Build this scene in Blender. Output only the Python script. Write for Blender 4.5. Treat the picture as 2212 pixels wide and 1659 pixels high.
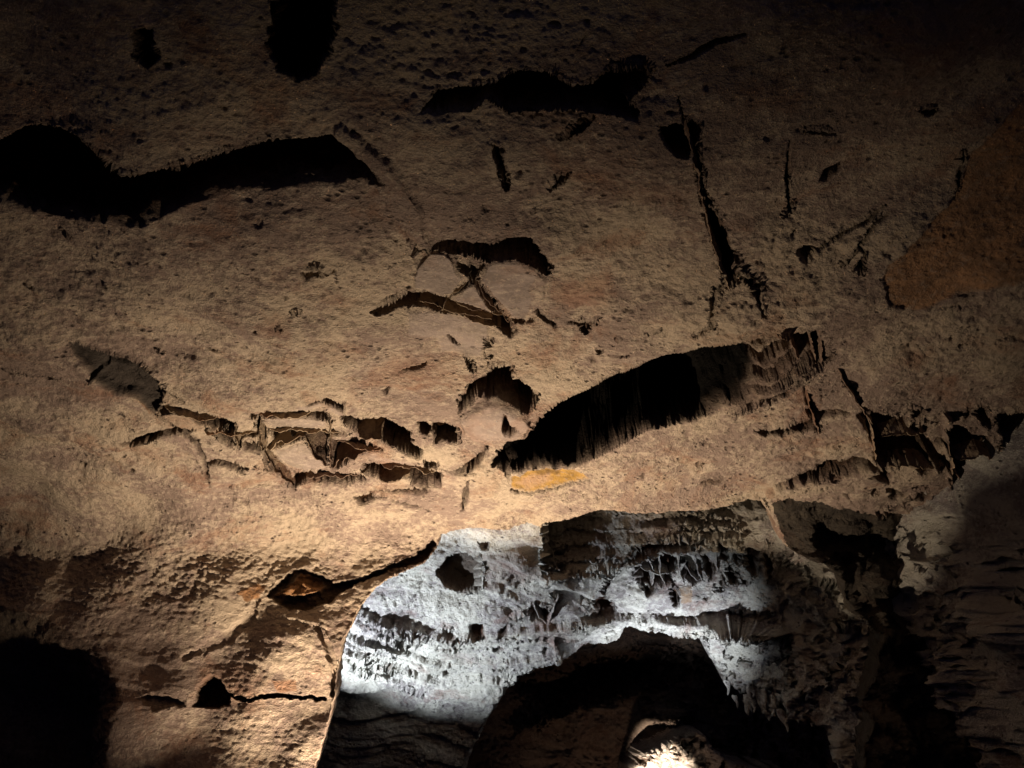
import bpy, math
import numpy as np
C = bpy.context
for o in list(bpy.data.objects): bpy.data.objects.remove(o)

# ------------------------------------------------------------------ camera
PITCH = math.radians(35.0); FPX = 1580.0; CX, CY = 1106.0, 829.5      # photo space 2212 x 1659
EYE = np.array([0.0, 0.0, 1.6])
cam_data = bpy.data.cameras.new('camera'); cam = bpy.data.objects.new('camera', cam_data)
C.scene.collection.objects.link(cam); C.scene.camera = cam
cam.location = EYE; cam.rotation_euler = (math.radians(90) + PITCH, 0, 0)
cam_data.sensor_width = 36.0; cam_data.lens = FPX / 2212.0 * 36.0
cam_data.clip_start = 0.05; cam_data.clip_end = 200.0

# ------------------------------------------------------------------ world: nearly no light gets into the cave
w = bpy.data.worlds.new('World'); C.scene.world = w; w.use_nodes = True
w.node_tree.nodes['Background'].inputs[0].default_value = (0.32, 0.36, 1.0, 1)
w.node_tree.nodes['Background'].inputs[1].default_value = 0.04
vs = C.scene.view_settings
vs.view_transform = 'Standard'; vs.look = 'None'; vs.exposure = 0.0; vs.gamma = 1.0; vs.use_curve_mapping = False

# ------------------------------------------------------------------ lamps (floor floodlights of the show cave, plus an added passage fill)
def spot(name, loc, target, power, color, angle, blend, radius):
    l = bpy.data.lights.new(name, 'SPOT'); o = bpy.data.objects.new(name, l); C.scene.collection.objects.link(o)
    l.energy = power; l.color = color; l.spot_size = math.radians(angle); l.spot_blend = blend; l.shadow_soft_size = radius
    o.location = loc
    d = np.array(target, float) - np.array(loc, float)
    from mathutils import Vector
    o.rotation_euler = Vector(d).to_track_quat('-Z', 'Y').to_euler()
    return o
C.scene.cycles.max_bounces = 4; C.scene.cycles.diffuse_bounces = 1; C.scene.cycles.glossy_bounces = 1
spot('warm_flood_light', (-0.58, 4.90, 0.80), (-0.42, 5.32, 4.1), 1080, (1.0, 0.80, 0.595), 120, 1.0, 0.045)
spot('cool_chamber_light', (-1.95, 6.15, 2.2), (-1.15, 6.5, 3.32), 520, (0.76, 0.86, 1.0), 74, 0.6, 0.02)
spot('cool_arch_light', (1.3, 6.3, 2.35), (1.36, 6.75, 3.5), 240, (0.78, 0.87, 1.0), 84, 1.0, 0.02)
spot('rubble_light', (1.0, 7.0, 1.9), (1.56, 8.6, 2.60), 1700, (1.0, 0.90, 0.78), 22, 0.7, 0.02)
spot('passage_fill_light', (0.9, 7.5, 0.5), (1.5, 9.6, 2.6), 55, (1.0, 0.72, 0.55), 84, 1.0, 0.1)  # invented fill that lifts the dark passage, no known lamp there

# ------------------------------------------------------------------ noise
rs = np.random.RandomState(7)
PERM = rs.permutation(256).astype(np.int32); PERM = np.concatenate([PERM, PERM])
GR = rs.normal(size=(256, 3)).astype(np.float32); GR /= np.linalg.norm(GR, axis=1)[:, None]
def perlin(P):
    P = P.astype(np.float32); I = np.floor(P).astype(np.int32); F = P - I
    I &= 255; Fd = F * F * F * (F * (F * 6 - 15) + 10); out = 0
    for dx in (0, 1):
        a = PERM[(I[..., 0] + dx) & 255]
        wx = Fd[..., 0] if dx else 1 - Fd[..., 0]
        for dy in (0, 1):
            b = PERM[(a + I[..., 1] + dy) & 255]
            wy = Fd[..., 1] if dy else 1 - Fd[..., 1]
            for dz in (0, 1):
                g = GR[PERM[(b + I[..., 2] + dz) & 255]]
                wz = Fd[..., 2] if dz else 1 - Fd[..., 2]
                d = g[..., 0] * (F[..., 0] - dx) + g[..., 1] * (F[..., 1] - dy) + g[..., 2] * (F[..., 2] - dz)
                out = out + wx * wy * wz * d
    return out * 1.6
def fbm(P, f, octv=4, gain=0.5, off=0.0, ridge=False):
    a = 1.0; s = 0
    for k in range(octv):
        n = perlin(P * (f * 2.03 ** k) + off + 17.3 * k)
        if ridge: n = 1 - 2 * np.abs(n)
        s = s + a * n; a *= gain
    return s
def sstep(x): x = np.clip(x, 0, 1); return x * x * (3 - 2 * x)

# ------------------------------------------------------------------ rays and macro surfaces of the cave
cp, sp = math.cos(PITCH), math.sin(PITCH)
def ray(u, v):
    a = (np.asarray(u, float) - CX) / FPX; b = -(np.asarray(v, float) - CY) / FPX
    return np.stack([a, cp - b * sp, sp + b * cp], -1)
def t_ceiling(d, H=2.5, k=0.05, kx=0.0):
    den = d[..., 2] + k * d[..., 1] + kx * d[..., 0]
    return H / np.maximum(den, 0.02)
def smin(ts, k=0.16):
    m = np.minimum.reduce(ts)
    return m - k * np.log(sum(np.exp(-(t - m) / k) for t in ts))
def t_near(d):
    wall = 5.35 / np.maximum(d[..., 1] + 0.10 * d[..., 2], 0.05)
    right = 3.9 / np.maximum(d[..., 0] * 1.0 + 0.12 * d[..., 2], 0.02)
    left = 5.6 / np.maximum(-d[..., 0] * 1.0 + 0.12 * d[..., 2], 0.02)
    return smin([t_ceiling(d), wall, right, left], 0.22)
def t_far(d):
    a = 4.6 / np.maximum(0.46 * d[..., 1] + 0.80 * d[..., 2], 0.02)        # leaning chamber wall
    r = 5.6 / np.maximum(1.15 * d[..., 0] + 0.42 * d[..., 1] + 0.15 * d[..., 2], 0.02)
    b = 8.1 / np.maximum(d[..., 1], 0.02)
    return smin([a, r, b], 0.25)
def t_deep(d):
    return smin([9.6 / np.maximum(d[..., 1] + 0.25 * d[..., 2], 0.02), 3.9 / np.maximum(d[..., 2] * 1.0 + 0.03 * d[..., 1], 0.02)], 0.4)

def axis(lo, hi, step, olo, ohi):
    a = list(np.arange(lo, hi + step, step)); s = step; x = a[0]
    pre = []
    while x > olo: s *= 1.18; x -= s; pre.append(x)
    s = step; x = a[-1]; post = []
    while x < ohi: s *= 1.18; x += s; post.append(x)
    return np.array(pre[::-1] + a + post)

class Sheet:
    def __init__(self, ua, va, tfun, seed=0.0, aniso=(0.6, 1.0, 1.0)):
        self.U, self.V = np.meshgrid(ua, va); self.seed = seed
        self.D = ray(self.U, self.V); self.B = EYE + self.D * tfun(self.D)[..., None]
        self.N = self.normals(self.B)                      # into the rock
        self.h = np.zeros_like(self.U); self.r = np.zeros_like(self.U); self.back = np.zeros_like(self.U)
        self.A = {k: np.zeros_like(self.U) for k in ('inner', 'slab', 'ochre', 'dark', 'calm', 'red', 'soot')}  # 'soot' holds deep shade painted into the colour, no real deposit
        q = self.B
        self.wu = perlin(q * 9 + 3.1) * 1.2 + perlin(q * 24 + 9.7) * 1.0 + perlin(q * 60 + 5.7) * 0.35
        self.wv = perlin(q * 9 + 31.1) * 1.2 + perlin(q * 24 + 49.7) * 1.0 + perlin(q * 60 + 65.7) * 0.35
        self.keep = np.ones_like(self.U, bool)
    def normals(self, P):
        du = np.gradient(P, axis=1); dv = np.gradient(P, axis=0)
        n = np.cross(du, dv); n /= np.linalg.norm(n, axis=-1)[..., None] + 1e-12
        s = np.sign(np.sum(n * self.D, -1)); s[s == 0] = 1
        return n * s[..., None]
    def box(self, poly, m):
        p = np.array(poly, float)
        ua, va = self.U[0], self.V[:, 0]
        i0, i1 = np.searchsorted(ua, [p[:, 0].min() - m, p[:, 0].max() + m]); j0, j1 = np.searchsorted(va, [p[:, 1].min() - m, p[:, 1].max() + m])
        return (slice(j0, j1), slice(i0, i1)), p
    def dist(self, poly, rag, m=30, w=1.0, wfar=None, closed=True, grow=0.0, wright=None):
        """inside mask and edge profile of a (ragged) polygon"""
        s, p = self.box(poly, m)
        x = self.U[s] + rag * self.wu[s]; y = self.V[s] + rag * self.wv[s]
        n = len(p); ins = np.zeros(x.shape, bool); prof = np.full(x.shape, 1e9)
        area = 0.5 * np.sum(p[:, 0] * np.roll(p[:, 1], -1) - np.roll(p[:, 0], -1) * p[:, 1])
        for k in range(n if closed else n - 1):
            ax, ay = p[k]; bx, by = p[(k + 1) % n]; ex, ey = bx - ax, by - ay; L = ex * ex + ey * ey + 1e-9
            tt = np.clip(((x - ax) * ex + (y - ay) * ey) / L, 0, 1)
            d = np.hypot(x - ax - tt * ex, y - ay - tt * ey)
            nv = -ex * (1 if area > 0 else -1) / math.sqrt(L)          # outward normal's image-down part
            W = w if (wfar is None or nv < 0.25) else w + (wfar - w) * min(1, (nv - 0.25) / 0.3)
            if wright and ey * (1 if area > 0 else -1) / math.sqrt(L) > 0.45: W = wright
            prof = np.minimum(prof, d / W)
            c = ((ay > y) != (by > y)) & (x < (bx - ax) * (y - ay) / (by - ay + 1e-12) + ax)
            ins ^= c
        if grow: prof = np.where(ins, prof + grow / w, (grow - prof * w) / w); ins = prof > 0; prof = np.maximum(prof, 0)
        return s, ins, prof
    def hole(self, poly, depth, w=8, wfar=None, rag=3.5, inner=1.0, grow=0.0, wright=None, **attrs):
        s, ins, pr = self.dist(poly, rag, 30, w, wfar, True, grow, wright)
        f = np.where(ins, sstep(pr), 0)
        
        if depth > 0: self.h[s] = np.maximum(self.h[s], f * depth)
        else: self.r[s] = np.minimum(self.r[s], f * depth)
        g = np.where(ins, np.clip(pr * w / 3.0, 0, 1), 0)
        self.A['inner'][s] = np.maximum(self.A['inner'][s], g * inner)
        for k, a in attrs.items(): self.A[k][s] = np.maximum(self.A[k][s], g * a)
    def paint(self, poly, rag=2.0, w=4, raise_=0.0, **attrs):
        s, ins, pr = self.dist(poly, rag, 20, w)
        f = np.where(ins, sstep(pr), 0)
        self.r[s] -= raise_ * f
        for k, a in attrs.items(): self.A[k][s] = self.A[k][s] * (1 - f) + a * f
    def groove(self, line, depth, width, rag=3.0, inner=1.0, add=0.0, **attrs):
        s, p = self.box(line, width + 12); rag *= 0.7
        x = self.U[s] + rag * self.wu[s]; y = self.V[s] + rag * self.wv[s]; dd = np.full(x.shape, 1e9)
        for k in range(len(p) - 1):
            ax, ay = p[k]; bx, by = p[k + 1]; ex, ey = bx - ax, by - ay; L = ex * ex + ey * ey + 1e-9
            tt = np.clip(((x - ax) * ex + (y - ay) * ey) / L, 0, 1)
            r = width * (0.35 + 0.65 * np.sin(np.pi * np.clip((k + tt) / (len(p) - 1), 0.06, 0.94)))
            dd = np.minimum(dd, np.hypot(x - ax - tt * ex, y - ay - tt * ey) / r)
        f = sstep((1 - dd) * 2.2)
        if add: self.r[s] += f * add
        if depth > 0: self.h[s] = np.maximum(self.h[s], f * depth); self.A['inner'][s] = np.maximum(self.A['inner'][s], f * inner)
        else: self.r[s] += f * depth
        for k, a in attrs.items(): self.A[k][s] = np.maximum(self.A[k][s], f * a)
    def region(self, poly, rag=2.0):
        s, ins, pr = self.dist(poly, rag, 5, 1)
        m = np.zeros(self.U.shape, bool); m[s] = ins; return m
    def open(self, poly, rag=3.0, deep=0.5, lift=0.25):
        """cut an opening; the rock's edge is carried back as a real thickness"""
        s, ins, pr = self.dist(poly, rag, 10, 1)
        cells = np.where(ins, pr / 2.4, 0)
        b = np.where(ins, np.clip(cells / 5.0, 0, 1) ** 1.3, 0)
        self.back[s] = np.maximum(self.back[s], b * deep); self.lift = lift
        self.keep[s] &= ~(ins & (cells > 5.2))
    def finish(self, strata=0.0, rough=1.0, macro=1.0, smask=None):
        q = self.B + self.seed
        calm = 1 - 0.75 * np.clip(self.A['slab'] + self.A['calm'], 0, 1)
        mac = 0.09 * perlin(q * 0.9 + 4) + 0.06 * perlin(q * 2.1 + 8)
        P = self.B + self.N * ((mac * macro + self.h + self.r)[..., None])
        P = P + (self.D / np.linalg.norm(self.D, axis=-1)[..., None]) * self.back[..., None]
        P[..., 2] += self.back * getattr(self, 'lift', 0)
        lf = np.clip(self.h / 0.05, 0, 1) * (1 - 0.7 * self.A['calm'])
        P = P + lf[..., None] * np.stack([0.02 * perlin(P * 7 + 5) + 0.012 * perlin(P * 17 + 15), 0.02 * perlin(P * 8 + 25) + 0.01 * perlin(P * 18 + 35), 0 * self.h], -1)
        N = self.normals(P)
        q = (P + self.seed) * np.array([0.8, 1.0, 1.0])
        amp = np.clip(0.75 + 0.9 * perlin(P * 1.6 + 77), 0.25, 1.5) * np.clip(np.linalg.norm(P - EYE, axis=-1) / 4.8, 0.45, 1)
        h = 0.022 * fbm(q, 4.0, 3) * calm
        h += 0.008 * fbm(q, 13.0, 3, 0.6, 7.7, True) * calm * amp
        qs = q * np.array([0.8, 1.0, 1.4])
        h += 0.009 * fbm(qs, 27.0, 3, 0.7, 2.2) * calm * amp
        pits = perlin(q * 17 + 60); h += 0.010 * sstep((pits - 0.46) * 5) * calm * (perlin(q * 2.5 + 90) > 0.1)
        inn = self.A['inner'] * calm
        h += inn * (0.022 * fbm(P * np.array([0.5, 1, 1.8]) + 3, 9.0, 3, 0.6, 3.3))
        if strata:
            z = P[..., 2] + 0.12 * P[..., 0] + 0.10 * perlin(P * 1.1) + 0.03 * perlin(P * 5)
            s1 = (z * 6.0 + 0.5 * perlin(P * 0.8 + 5)) % 1.0; s2 = (z * 17.0 + 0.3) % 1.0
            am = np.clip(0.35 + 1.3 * perlin(P * 1.7 + 40), 0, 1); am2 = np.clip(0.3 + 1.3 * perlin(P * 2.3 + 80), 0, 1)
            hh = 0.035 * am * (sstep(s1 / 0.8) - sstep((s1 - 0.82) / 0.18)) + 0.012 * am2 * (s2 - sstep((s2 - 0.7) / 0.3))
            h += strata * hh * calm * (smask if smask is not None else 1)
        sv = np.linalg.norm(np.gradient(P, axis=0), axis=-1) / np.maximum(np.gradient(self.V, axis=0) / 2.4, 1); fac = np.clip((0.022 / (sv + 1e-6)) ** 1.3, 0.08, 1)
        P = P + N * (rough * h * fac * getattr(self, 'soft', 1.0))[..., None]
        self.P = P
        return P

COL = C.scene.collection
def tag(o, label=None, cat=None, group=None, kind=None):
    if label: o['label'] = label
    if cat: o['category'] = cat
    if group: o['group'] = group
    if kind: o['kind'] = kind
    return o
def mesh_np(name, verts, quads, mat, attrs=None, smooth=True, parent=None):
    me = bpy.data.meshes.new(name); n = len(verts); k = quads.shape[1]
    me.vertices.add(n); me.vertices.foreach_set('co', verts.astype(np.float32).ravel())
    me.loops.add(quads.size); me.loops.foreach_set('vertex_index', quads.astype(np.int32).ravel())
    me.polygons.add(len(quads)); me.polygons.foreach_set('loop_start', np.arange(0, quads.size, k, dtype=np.int32))
    me.polygons.foreach_set('loop_total', np.full(len(quads), k, np.int32))
    me.update(calc_edges=True)
    me.polygons.foreach_set('use_smooth', np.full(len(quads), smooth, bool))
    for a, val in (attrs or {}).items():
        at = me.attributes.new(a, 'FLOAT', 'POINT'); at.data.foreach_set('value', val.astype(np.float32))
    me.materials.append(mat)
    o = bpy.data.objects.new(name, me); COL.objects.link(o)
    if parent: o.parent = parent
    return o
def cut_out(sheet, mask, name, mat, parent=None):
    """the faces of one sheet that belong to one rock, as a mesh of its own"""
    R, K = sheet.U.shape; idx = np.arange(R * K).reshape(R, K)
    q = np.stack([idx[:-1, :-1], idx[:-1, 1:], idx[1:, 1:], idx[1:, :-1]], -1)
    q = q[mask].reshape(-1, 4)
    used, inv = np.unique(q, return_inverse=True)
    return mesh_np(name, sheet.P.reshape(-1, 3)[used], inv.reshape(-1, 4), mat, {k: v.ravel()[used] for k, v in sheet.A.items()}, parent=parent)
def facemask(m): return m[:-1, :-1] & m[1:, 1:] & m[:-1, 1:] & m[1:, :-1]

# ------------------------------------------------------------------ materials
def rock_material(name, cream, mauve, red, inner, slab, ochre, dark, bump=0.9, crust=0.0, pale=None):
    m = bpy.data.materials.new(name); m.use_nodes = True; nt = m.node_tree; N = nt.nodes; L = nt.links
    b = N['Principled BSDF']; b.inputs['Roughness'].default_value = 0.85
    b.inputs['Specular IOR Level'].default_value = 0.25
    tc = N.new('ShaderNodeTexCoord'); mp = N.new('ShaderNodeMapping'); mp.inputs['Scale'].default_value = (0.85, 1, 1)
    mp.inputs['Rotation'].default_value = (0, 0, 0.12)
    L.new(tc.outputs['Object'], mp.inputs[0])
    def noise(s, d=6, r=0.6, vec=mp, dist=0.0):
        n = N.new('ShaderNodeTexNoise'); n.inputs['Scale'].default_value = s; n.inputs['Detail'].default_value = d
        n.inputs['Roughness'].default_value = r; n.inputs['Distortion'].default_value = dist
        L.new(vec.outputs[0], n.inputs['Vector']); return n.outputs[0]
    def ramp(x, a, c):
        r = N.new('ShaderNodeMapRange'); r.inputs[1].default_value = a; r.inputs[2].default_value = c; r.clamp = True
        L.new(x, r.inputs[0]); return r.outputs[0]
    def mix(f, a, c):
        x = N.new('ShaderNodeMix'); x.data_type = 'RGBA'
        if isinstance(f, float): x.inputs[0].default_value = f
        else: L.new(f, x.inputs[0])
        for i, v in ((6, a), (7, c)):
            if isinstance(v, tuple): x.inputs[i].default_value = (*v, 1)
            else: L.new(v, x.inputs[i])
        return x.outputs[2]
    def math_(op, a, c=None):
        x = N.new('ShaderNodeMath'); x.operation = op
        for i, v in ((0, a), (1, c)):
            if v is None: continue
            if isinstance(v, (int, float)): x.inputs[i].default_value = v
            else: L.new(v, x.inputs[i])
        return x.outputs[0]
    def attr(nm):
        a = N.new('ShaderNodeAttribute'); a.attribute_name = nm; return a.outputs['Fac']
    big = noise(1.3, 4, 0.6); mid = noise(5.0, 6, 0.7, dist=0.6); fine = noise(30, 5, 0.75); vfine = noise(130, 2, 0.7)
    redn = noise(2.3, 5, 0.7, dist=0.8)
    sum1 = math_('ADD', math_('MULTIPLY', mid, 0.6), math_('SUBTRACT', math_('MULTIPLY', big, 0.85), 0.25))
    sum1 = math_('ADD', sum1, math_('MULTIPLY', fine, 0.55))
    crustm = ramp(sum1, 0.69 - crust, 0.83 - crust)
    cr2 = mix(ramp(big, 0.42, 0.6), cream, (cream[0] * 0.93, cream[1] * 0.93, cream[2] * 0.90))
    col = mix(crustm, mauve, cr2)
    col = mix(math_('MULTIPLY', ramp(redn, 0.53, 0.66), 0.6), col, red)
    col = mix(math_('MULTIPLY', ramp(fine, 0.5, 0.72), 0.35), col, pale or tuple(min(1, c * 1.25) for c in cream))
    # dark pits and manganese specks
    vo = N.new('ShaderNodeTexVoronoi'); vo.inputs['Scale'].default_value = 26; L.new(mp.outputs[0], vo.inputs['Vector'])
    pit = math_('MULTIPLY', ramp(vo.outputs['Distance'], 0.34, 0.12), ramp(noise(7, 3), 0.5, 0.62))
    col = mix(math_('MULTIPLY', pit, 0.9), col, tuple(c * 0.35 for c in mauve))
    speck = ramp(vfine, 0.60, 0.70)
    col = mix(math_('MULTIPLY', speck, 0.30), col, tuple(c * 0.4 for c in mauve))
    sl = mix(ramp(mid, 0.42, 0.60), slab, tuple(c * 0.55 for c in slab))
    sl = mix(math_('MULTIPLY', ramp(fine, 0.54, 0.66), 0.55), sl, cream)
    sl = mix(math_('MULTIPLY', ramp(vfine, 0.56, 0.68), 0.35), sl, tuple(c * 0.4 for c in slab))
    sl = mix(math_('MULTIPLY', ramp(redn, 0.5, 0.66), 0.25), sl, red)
    col = mix(attr('slab'), col, sl)
    oc = mix(ramp(mid, 0.42, 0.60), ochre, tuple(c * 0.45 for c in ochre))
    oc = mix(math_('MULTIPLY', ramp(fine, 0.52, 0.66), 0.6), oc, mauve)
    col = mix(attr('ochre'), col, oc)
    col = mix(math_('MULTIPLY', attr('red'), 0.8), col, red)
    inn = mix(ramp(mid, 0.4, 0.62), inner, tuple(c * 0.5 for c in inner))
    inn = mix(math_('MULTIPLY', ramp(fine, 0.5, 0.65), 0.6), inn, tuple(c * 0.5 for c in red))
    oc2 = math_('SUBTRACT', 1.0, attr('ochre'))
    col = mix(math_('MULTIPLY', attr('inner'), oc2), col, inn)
    dk = mix(ramp(mid, 0.4, 0.62), dark, tuple(c * 0.5 for c in dark))
    col = mix(attr('dark'), col, dk)
    col = mix(attr('soot'), col, (0.010, 0.009, 0.008))  # near-black base colour standing in for deep shade
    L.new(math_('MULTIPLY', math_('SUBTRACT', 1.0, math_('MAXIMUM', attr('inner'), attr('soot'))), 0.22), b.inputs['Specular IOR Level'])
    L.new(col, b.inputs['Base Color'])
    # relief below the mesh's resolution
    calm = math_('SUBTRACT', 1.0, math_('MULTIPLY', math_('MAXIMUM', attr('slab'), attr('calm')), 0.5))
    hgt = math_('ADD', math_('MULTIPLY', fine, 1.0), math_('MULTIPLY', vfine, 0.35))
    hgt = math_('SUBTRACT', hgt, math_('MULTIPLY', pit, 0.5))
    bp = N.new('ShaderNodeBump'); bp.inputs['Distance'].default_value = 0.042
    L.new(math_('MULTIPLY', calm, bump), bp.inputs['Strength']); L.new(hgt, bp.inputs['Height']); L.new(bp.outputs[0], b.inputs['Normal'])
    return m
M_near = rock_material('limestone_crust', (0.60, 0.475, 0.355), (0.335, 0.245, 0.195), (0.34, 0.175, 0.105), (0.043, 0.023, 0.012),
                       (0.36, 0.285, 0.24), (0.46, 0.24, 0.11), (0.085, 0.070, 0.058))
M_far = rock_material('chamber_limestone', (0.62, 0.58, 0.50), (0.33, 0.29, 0.27), (0.25, 0.13, 0.10), (0.13, 0.070, 0.045),
                      (0.42, 0.39, 0.36), (0.42, 0.26, 0.14), (0.055, 0.042, 0.032), bump=1.0, crust=0.06, pale=(0.8, 0.78, 0.72))
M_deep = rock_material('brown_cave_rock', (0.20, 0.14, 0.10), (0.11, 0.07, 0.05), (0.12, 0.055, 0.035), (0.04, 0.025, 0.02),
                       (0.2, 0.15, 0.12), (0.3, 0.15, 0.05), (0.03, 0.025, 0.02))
M_flake = rock_material('yellow_flake_rock', (0.60, 0.475, 0.355), (0.335, 0.245, 0.195), (0.42, 0.20, 0.10), (0.043, 0.023, 0.012), (0.36, 0.285, 0.24), (0.56, 0.32, 0.07), (0.16, 0.09, 0.04))
M_shaded = rock_material('shaded_limestone', (0.085, 0.068, 0.05), (0.045, 0.036, 0.028), (0.08, 0.045, 0.03), (0.03, 0.02, 0.015), (0.2, 0.15, 0.12), (0.3, 0.15, 0.05), (0.03, 0.025, 0.02))  # darkened copy of the limestone, the right wall's shade put into its colour
M_fin = rock_material('calcite_fin', (0.42, 0.31, 0.21), (0.20, 0.13, 0.095), (0.26, 0.11, 0.05), (0.1, 0.05, 0.03),
                      (0.3, 0.24, 0.2), (0.4, 0.17, 0.05), (0.08, 0.06, 0.05), bump=0.6)

# ================================================================== NEAR ROCK: ceiling, ledge, walls
near = Sheet(axis(-30, 2245, 2.4, -1500, 3700), axis(-30, 1690, 2.4, -1100, 2350), t_near)
S = near
# --- plates and coloured patches
slabL = [(929,535),(964,535),(983,550),(990,584),(1007,600),(978,640),(958,648),(929,632),(890,622),(892,590),(903,558)]
slabC = [(1011,609),(1028,612),(1048,645),(1072,690),(1000,668),(974,656)]
slabR = [(1048,556),(1060,546),(1090,540),(1116,545),(1153,560),(1183,600),(1180,640),(1162,676),(1135,702),(1100,690),(1060,640),(1033,602)]
slabB = [(876,664),(930,678),(990,695),(1055,712),(1058,740),(1046,770),(1040,795),(950,780),(938,745),(882,722)]
oval = [(987,908),(1016,876),(1051,858),(1079,857),(1100,870),(1142,892),(1158,915),(1135,948),(1090,953),(1027,957),(995,940)]
ochreR = [(1903,602),(1904,640),(1924,663),(1956,675),(1984,677),(2033,665),(2103,644),(2260,596),(2500,500),(2500,100),(2260,170),(2173,245),(2138,290),(2103,332),(2075,423),(2050,451),(1980,518),(1914,567)]
yellow = [(1104,1030),(1139,1019),(1180,1014),(1226,1011),(1279,1036),(1209,1050),(1139,1057),(1102,1048)]
for p in (slabL, slabC, slabR): S.paint(p, 1.5, 9, 0.014, slab=0.9)
crustR = [(1130,575),(1160,568),(1186,598),(1184,640),(1164,680),(1136,706),(1128,692),(1150,652),(1140,622),(1156,592)]
S.paint(crustR, 4, 3, 0.0, slab=0.1, calm=0.5)
S.paint(slabB, 3, 8, 0.0, slab=0.8)
S.paint(oval, 1.5, 12, 0.035, slab=0.8)
S.paint(ochreR, 3.0, 9, -0.012, ochre=0.8, calm=0.6)
S.paint([(514,1284),(560,1263),(583,1267),(560,1297),(535,1305)], 3, 3, 0.0, ochre=1.0, calm=0.5)
S.paint([(850,740),(1000,800),(1000,850),(860,850),(700,840),(760,810)], 12, 40, 0.0, red=0.55)
S.paint([(1180,600),(1330,560),(1350,640),(1290,690),(1180,690)], 12, 40, 0.0, red=0.7, calm=0.4)
S.paint([(1560,140),(1760,160),(1720,260),(1580,230)], 14, 40, 0.0, red=0.5)
S.paint([(1180,330),(1500,380),(1500,470),(1250,420)], 14, 40, 0.0, red=0.4)
S.paint([(560,640),(650,650),(640,730),(540,700)], 14, 40, 0.0, red=0.6)
S.paint([(370,640),(440,690),(420,730),(360,690)], 12, 30, 0.0, red=0.5)
S.paint([(310,345),(720,285),(705,300),(420,350),(300,358)], 4, 14, 0.0, red=0.8)
# --- the rough seam ridge that divides the ceiling
S.groove([(740,270),(800,330),(850,400),(890,470),(915,530)], -0.025, 46, 8)
S.groove([(700,300),(780,400),(850,480),(880,520)], 0.008, 30, 8, inner=0.05)
# --- big recesses
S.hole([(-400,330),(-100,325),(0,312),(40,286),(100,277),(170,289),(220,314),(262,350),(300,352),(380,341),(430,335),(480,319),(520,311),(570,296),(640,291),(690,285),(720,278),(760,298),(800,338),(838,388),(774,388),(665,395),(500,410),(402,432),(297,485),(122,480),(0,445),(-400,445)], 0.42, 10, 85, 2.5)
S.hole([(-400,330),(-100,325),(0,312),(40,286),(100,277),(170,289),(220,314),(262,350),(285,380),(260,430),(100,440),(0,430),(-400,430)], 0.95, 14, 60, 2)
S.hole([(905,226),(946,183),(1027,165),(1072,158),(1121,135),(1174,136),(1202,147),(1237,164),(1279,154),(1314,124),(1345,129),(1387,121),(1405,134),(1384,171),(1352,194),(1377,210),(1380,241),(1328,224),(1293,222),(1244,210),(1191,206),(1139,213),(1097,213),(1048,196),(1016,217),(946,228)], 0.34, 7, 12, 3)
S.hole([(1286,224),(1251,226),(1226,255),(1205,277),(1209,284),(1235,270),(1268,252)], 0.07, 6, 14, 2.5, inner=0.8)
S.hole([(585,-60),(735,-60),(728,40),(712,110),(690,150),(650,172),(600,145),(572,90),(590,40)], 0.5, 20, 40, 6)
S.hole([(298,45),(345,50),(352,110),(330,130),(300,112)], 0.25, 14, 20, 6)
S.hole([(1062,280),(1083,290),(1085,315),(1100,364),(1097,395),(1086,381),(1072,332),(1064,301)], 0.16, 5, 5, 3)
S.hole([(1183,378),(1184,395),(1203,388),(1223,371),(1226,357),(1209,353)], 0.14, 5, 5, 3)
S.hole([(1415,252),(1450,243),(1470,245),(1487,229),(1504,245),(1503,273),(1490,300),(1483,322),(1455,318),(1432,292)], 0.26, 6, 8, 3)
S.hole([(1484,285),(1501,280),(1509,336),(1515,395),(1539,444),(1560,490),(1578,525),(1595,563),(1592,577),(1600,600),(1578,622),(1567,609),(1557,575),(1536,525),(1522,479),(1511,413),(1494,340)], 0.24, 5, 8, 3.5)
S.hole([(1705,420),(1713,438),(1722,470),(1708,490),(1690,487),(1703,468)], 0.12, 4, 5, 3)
S.groove([(1706,300),(1706,360),(1704,400),(1712,450),(1716,480)], 0.07, 5, 3)
S.hole([(1714,508),(1724,513),(1718,530),(1712,524)], 0.1, 4, 4, 2)
S.hole([(1835,368),(1828,395),(1800,418),(1775,414),(1790,390)], 0.16, 6, 8, 3.5)
S.hole([(1723,550),(1745,542),(1774,547),(1770,565),(1750,582),(1730,572)], 0.18, 5, 6, 4)
S.groove([(1765,558),(1800,535),(1835,512),(1868,495)], 0.05, 6, 2)
S.groove([(1735,279),(1775,288),(1812,299)], 0.06, 6, 3)
S.groove([(1440,125),(1490,105),(1540,70),(1600,50)], 0.06, 7, 3)
S.groove([(1460,190),(1472,240),(1490,300),(1500,360)], 0.05, 4, 2)
S.hole([(1985,238),(2015,232),(2020,250),(1998,254)], 0.1, 5, 5, 3)
S.groove([(1920,460),(1880,490),(1865,500)], 0.05, 6, 2)
S.groove([(1930,470),(1900,490),(1820,580)], 0.03, 5, 2)
S.groove([(2080,330),(2078,400),(2070,440)], 0.05, 6, 3)
S.groove([(1860,530),(1864,560),(1858,590)], 0.06, 5, 2)
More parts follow.
